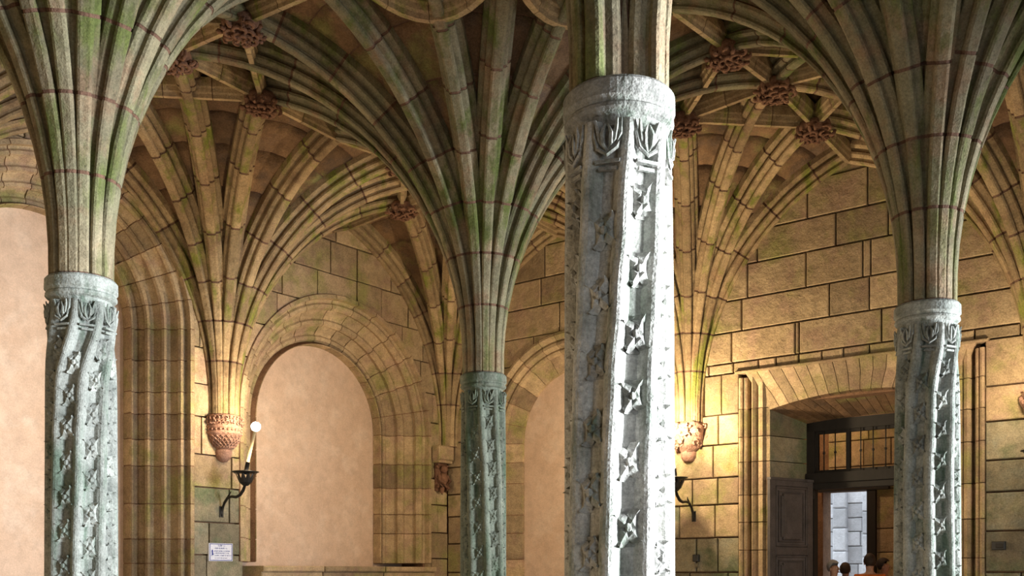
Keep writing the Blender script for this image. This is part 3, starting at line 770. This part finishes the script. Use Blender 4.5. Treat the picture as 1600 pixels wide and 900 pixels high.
for x in (7.54, 7.73, 8.15, 8.35, 8.55, 8.97, 9.16):
    b = MB().tube([(x, YD-.0, T0+.02), (x, YD-.0, T1)], .010, 6); b.ball((x, YD, (T0+T1)/2-.02), .024, 8, 6); put('grille_bar', b.me('grille_bar', M_iron, True), e)
# open panelled leaf hinged on the left of the frame
lf = empty('door_leaf', in_wb(X0+.10, YD-.03), 0, 'dark panelled oak door leaf standing open at the left of the doorway', 'door')
d = (in_wb(7.02, -.13)-in_wb(X0+.10, YD-.03)); lf.rotation_euler = (0, 0, math.atan2(-d.y, -d.x)); W_ = 1.03; HT = Z+1.54
# local: x from -W_ (free edge) to 0 (hinge), visible face towards -y
fr = MB()
for a in ((-W_, -W_+.13, 0, HT), (-.13, 0, 0, HT)): fr.cbox(a[0], a[1], -.03, .03, a[2], a[3], .006)
for a in ((HT-.12, HT), (Z+.30, Z+.43), (Z-.62, Z-.48), (.0, .16)): fr.cbox(-W_+.13, -.13, -.03, .03, a[0], a[1], .006)
fr.box(-W_-.01, .01, -.05, .03, HT-.03, HT+.01)
put('leaf_frame', fr.me('leaf_frame', M_wood), lf)
for z0, z1 in ((Z+.43, HT-.12), (Z-.48, Z+.30), (.16, Z-.62)):
    p = MB().box(-W_+.12, -.12, -.008, .012, z0, z1)
    pn = put('door_panel', p.me('door_panel', M_wood), lf)
    mm = MB()
    def rect(x0, x1, a, b, w_, y):
        mm.cbox(x0, x1, y, 0, a, a+w_, w_*.3); mm.cbox(x0, x1, y, 0, b-w_, b, w_*.3); mm.cbox(x0, x0+w_, y, 0, a, b, w_*.3); mm.cbox(x1-w_, x1, y, 0, a, b, w_*.3)
    rect(-W_+.14, -.14, z0+.01, z1-.01, .03, -.034); rect(-W_+.21, -.21, z0+.08, z1-.08, .022, -.03)
    mm.cbox(-W_+.27, -.27, -.034, 0, z0+.16, z1-.16, .012); mm.cbox(-W_+.31, -.31, -.046, 0, z0+.12, z1-.12, .012); mm.cbox(-W_+.36, -.36, -.05, 0, z0+.22, z1-.22, .01)
    put('moulding', mm.me('moulding', M_wood), pn)
for z in (.5, Z-.2, HT-.3): put('hinge', MB().tube([(.012, -.03, z), (.012, -.03, z+.14)], .014, 8).me('hinge', M_iron, True), lf)

# vestibule beyond the door and the bright court behind it
vb = empty('wall_back', P(2, 2), ABG, 'warm stone vestibule beyond the doorway', kind='structure')
YV = 4.0
def far(px, d):
    k = (px-800)/1603.1; O = P(2, 2)+U*d; return (k*O.y-O.x)/(-V.x+k*V.y)
xa, xb = far(1283, YV), far(1362, YV); zt = Z+(896-766)*in_wb((xa+xb)/2, YV).y/1603.1
vm = MB().box(5.6, xa, YV+.1, YV+.5, 0, Z+4.4).box(xb, 12.4, YV+.1, YV+.5, 0, Z+4.4).box(xa, xb, YV+.1, YV+.5, zt, Z+4.4).box(5.4, 5.6, .5, YV+.5, 0, Z+4.4).box(12.2, 12.4, .5, YV+.5, 0, Z+4.4).box(5.4, 12.4, .5, YV+.5, Z+4.4, Z+4.6)
put('mortar_bed', vm.me('mortar_bed', M_mortarw), vb)
q = random.Random(77); zz = [0, .5, 1.0, 1.5, 2.0, 2.45, zt, zt+.45, zt+.95, zt+1.4, zt+1.9]
def stones_shift(x0, x1, z0, z1, y):
    global vb
    g = .008; put('wall_stone', MB().cbox(x0+g, x1-g, y, y+.12, z0+g, z1-g, .012).me('wall_stone', M_wall), vb)
for k, (z0, z1) in enumerate(zip(zz, zz[1:])):
    segs = [(6.4, xa), (xb, 11.6)] if z1 <= zt+.01 else [(6.4, 11.6)]
    for a, b in segs:
        x = a
        while x < b-.05:
            x1 = min(b, x+q.uniform(.35, .8)); x1 = b if b-x1 < .2 else x1; stones_shift(x, x1, z0, z1, YV); x = x1
put('door_beam', MB().box(xa-.02, xb+.35, YV-.12, YV, zt-.02, zt+.29).me('door_beam', M_frame), vb)
put('door_post', MB().box(xb-.06, xb+.10, YV-.10, YV, 0, zt+.29).me('door_post', M_frame), vb)
# diagonal vault rib of the vestibule seen through the transom
mb = MB(); fr = []
for k in range(9):
    t = k/8; fr.append((Vector((9.6-2.0*math.sin(t*1.3), YV-.3-1.2*t, Z+1.6+2.6*math.sin(t*1.4))), Vector((.5, .86, 0)), Vector((.8, 0, .6))))
put('vault_rib', sweep(fr, SMALLP, mb).me('vault_rib', M_rib), vb)
lamp('POINT', in_wb(6.3, 2.2, Z+3.6), 150, (1, .68, .38), .15, name='vestibule_lamp_light')
lamp('POINT', in_wb(11.2, 2.4, Z+.9), 45, (1, .50, .20), .15, name='vestibule_lamp_light')
ct = empty('courtyard_wall', in_wb(0, 11), ABG, 'pale daylit ashlar wall of the courtyard seen through the doorway', kind='structure')
put('mortar_bed', MB().box(1, 12.5, .1, .5, 0, 7.5).me('mortar_bed', M_wallg), ct)
q = random.Random(78); z = 0
while z < 6.5:
    z1 = z+q.uniform(.36, .52); x = 1.5
    while x < 12:
        x1 = x+q.uniform(.5, 1.1); put('wall_stone', MB().cbox(x+.01, x1-.01, q.uniform(0, .02), .14, z+.01, z1-.01, .015).me('wall_stone', M_court), ct); x = x1
    z = z1
for px, w_ in ((1314, .36), (1354, .14)):
    xx = far(px, 11); z = 0
    while z < 6.8:
        z1 = z+q.uniform(.45, .62); put('pilaster_stone', MB().cbox(xx-w_/2, xx+w_/2, -.14, .05, z+.008, z1-.008, .03).me('pilaster_stone', M_court), ct); z = z1

# ------------------------------------------------------------------ people in the vestibule
M_skin = plain('skin', (.50, .30, .22), .55)
def skin_obj(name, pts, edges, rad, mat, parent, sub=2):
    me = bpy.data.meshes.new(name); me.from_pydata(pts, edges, []); me.materials.append(mat)
    o = put(name, me, parent); o.modifiers.new('skin', 'SKIN'); sv = me.skin_vertices[0]
    for k, r in enumerate(rad): sv.data[k].radius = (r if isinstance(r, tuple) else (r, r))
    sv.data[0].use_root = True
    s = o.modifiers.new('sub', 'SUBSURF'); s.levels = s.render_levels = sub
    me.polygons.foreach_set('use_smooth', [True]*len(me.polygons)); o.modifiers['skin'].use_smooth_shade = True
    return o
def person(px, Y, top, face_ang, lab, hair, shirt, trousers=(.03, .035, .06)):
    x = (px-800)/1603.1*Y; H = Z+(896.15-top)*Y/1603.1; k = H/1.75
    e = empty('person', (x, Y, 0), face_ang, lab, 'person')      # faces local -y
    S = lambda *p: tuple(c*k for c in p)
    P_ = [S(0,0,.95), S(0,0,1.12), S(0,0,1.32), S(0,.01,1.45), S(0,0,1.52), S(0,-.01,1.60), S(0,0,1.68)]
    E_ = [(0,1),(1,2),(2,3),(3,4),(4,5),(5,6)]; R_ = [(.16,.11),(.135,.10),(.16,.11),(.07,.06),(.052,.052),(.075,.095),(.062,.075)]
    for s in (-1, 1):
        n = len(P_)
        P_ += [S(s*.09,0,.88), S(s*.10,-.01,.50), S(s*.10,.02,.10), S(s*.10,-.14,.04)]; E_ += [(0,n),(n,n+1),(n+1,n+2),(n+2,n+3)]; R_ += [.095,.062,.045,.035]
        P_ += [S(s*.18,0,1.40), S(s*.23,.02,1.12), S(s*.22,-.09,.90), S(s*.22,-.12,.82)]; m_ = n+4; E_ += [(2,m_),(m_,m_+1),(m_+1,m_+2),(m_+2,m_+3)]; R_ += [.062,.042,.032,.03]
        for f_ in range(4):
            b = len(P_); P_ += [S(s*(.235-.014*f_),-.14-.006*f_,.78), S(s*(.232-.014*f_),-.145,.735+.008*abs(f_-1))]; E_ += [(m_+3,b),(b,b+1)]; R_ += [.009,.008]
        b = len(P_); P_ += [S(s*.20,-.15,.81), S(s*.185,-.165,.775)]; E_ += [(m_+2,b),(b,b+1)]; R_ += [.011,.009]
    R_ = [tuple(c*k for c in r) if isinstance(r, tuple) else r*k for r in R_]
    skin_obj('body', P_, E_, R_, M_skin, e)
    ms = plain('clothing_cloth', shirt, .9); mt = plain('trouser_cloth', trousers, .9); mh = plain('hair_strands', hair, .7)
    Pc = [S(0,0,.92), S(0,0,1.12), S(0,0,1.33), S(0,.01,1.43)]; Ec = [(0,1),(1,2),(2,3)]; Rc = [(.175,.13),(.155,.12),(.18,.13),(.085,.08)]
    for s in (-1, 1):
        n = len(Pc); Pc += [S(s*.185,0,1.39), S(s*.235,.02,1.12), S(s*.225,-.09,.92)]; Ec += [(2,n),(n,n+1),(n+1,n+2)]; Rc += [.082,.058,.045]
    skin_obj('shirt', Pc, Ec, [tuple(c*k for c in r) if isinstance(r, tuple) else r*k for r in Rc], ms, e)
    Pt = [S(0,0,.93)]; Et = []; Rt = [(.165,.125)]
    for s in (-1, 1):
        n = len(Pt); Pt += [S(s*.095,0,.84), S(s*.10,-.01,.50), S(s*.10,.02,.12)]; Et += [(0,n),(n,n+1),(n+1,n+2)]; Rt += [.11,.08,.065]
    skin_obj('trousers', Pt, Et, [tuple(c*k for c in r) if isinstance(r, tuple) else r*k for r in Rt], mt, e)
    hm = MB(); c = Vector(S(0, .02, 1.655)); q = random.Random(int(px)); prof = 12
    for i in range(15):
        for j in range(9):
            az = 2*PI*i/15; el = -.85+j*.30
            low = -.85 if math.sin(az) > .1 else -.2 if math.sin(az) > -.35 else .5
            el = max(el, low); r = .112*k*(1+q.uniform(-.04, .06))
            hm.v.append(c+Vector((r*.82*math.cos(az)*math.cos(el), r*1.0*math.sin(az)*math.cos(el), r*math.sin(min(el, PI/2)))))
    for i in range(15):
        for j in range(8): hm.f.append((i*9+j, ((i+1)%15)*9+j, ((i+1)%15)*9+j+1, i*9+j+1))
    put('hair', hm.me('hair', mh, True), e)
    mw = plain('eye_white', (.7, .68, .65), .3)
    for s in (-1, 1): put('eye', MB().ball(S(s*.03, -.088, 1.625), .011*k, 8, 6).me('eye', mw, True), e)
    put('nose', MB().tube([S(0, -.088, 1.632), S(0, -.112, 1.600), S(0, -.095, 1.592)], [.007*k, .013*k, .008*k], 6).me('nose', M_skin, True), e)
    put('mouth', MB().tube([S(-.024, -.088, 1.567), S(0, -.097, 1.566), S(.024, -.088, 1.567)], [.004*k, .008*k, .004*k], 6).me('mouth', plain('lips', (.42, .16, .13), .5), True), e)
    for s in (-1, 1): put('ear', MB().ball(S(s*.078, .0, 1.61), .026*k, 8, 6, (.35, .7, 1.1)).me('ear', M_skin, True), e)
person(1303, 17.6, 876, .5, 'grey-haired person in a dark top, nearest the open door leaf', (.28, .29, .31), (.04, .04, .05))
person(1321, 18.3, 880, 2.6, 'brown-haired person standing second from the door leaf', (.06, .04, .03), (.16, .10, .07))
person(1359, 17.2, 866, 2.9, 'dark-haired person in a bright orange top in the doorway', (.03, .018, .012), (.62, .15, .02))
person(1382, 18.1, 873, .9, 'dark-haired person against the orange-lit stones, beside the right column', (.025, .015, .012), (.10, .04, .03))
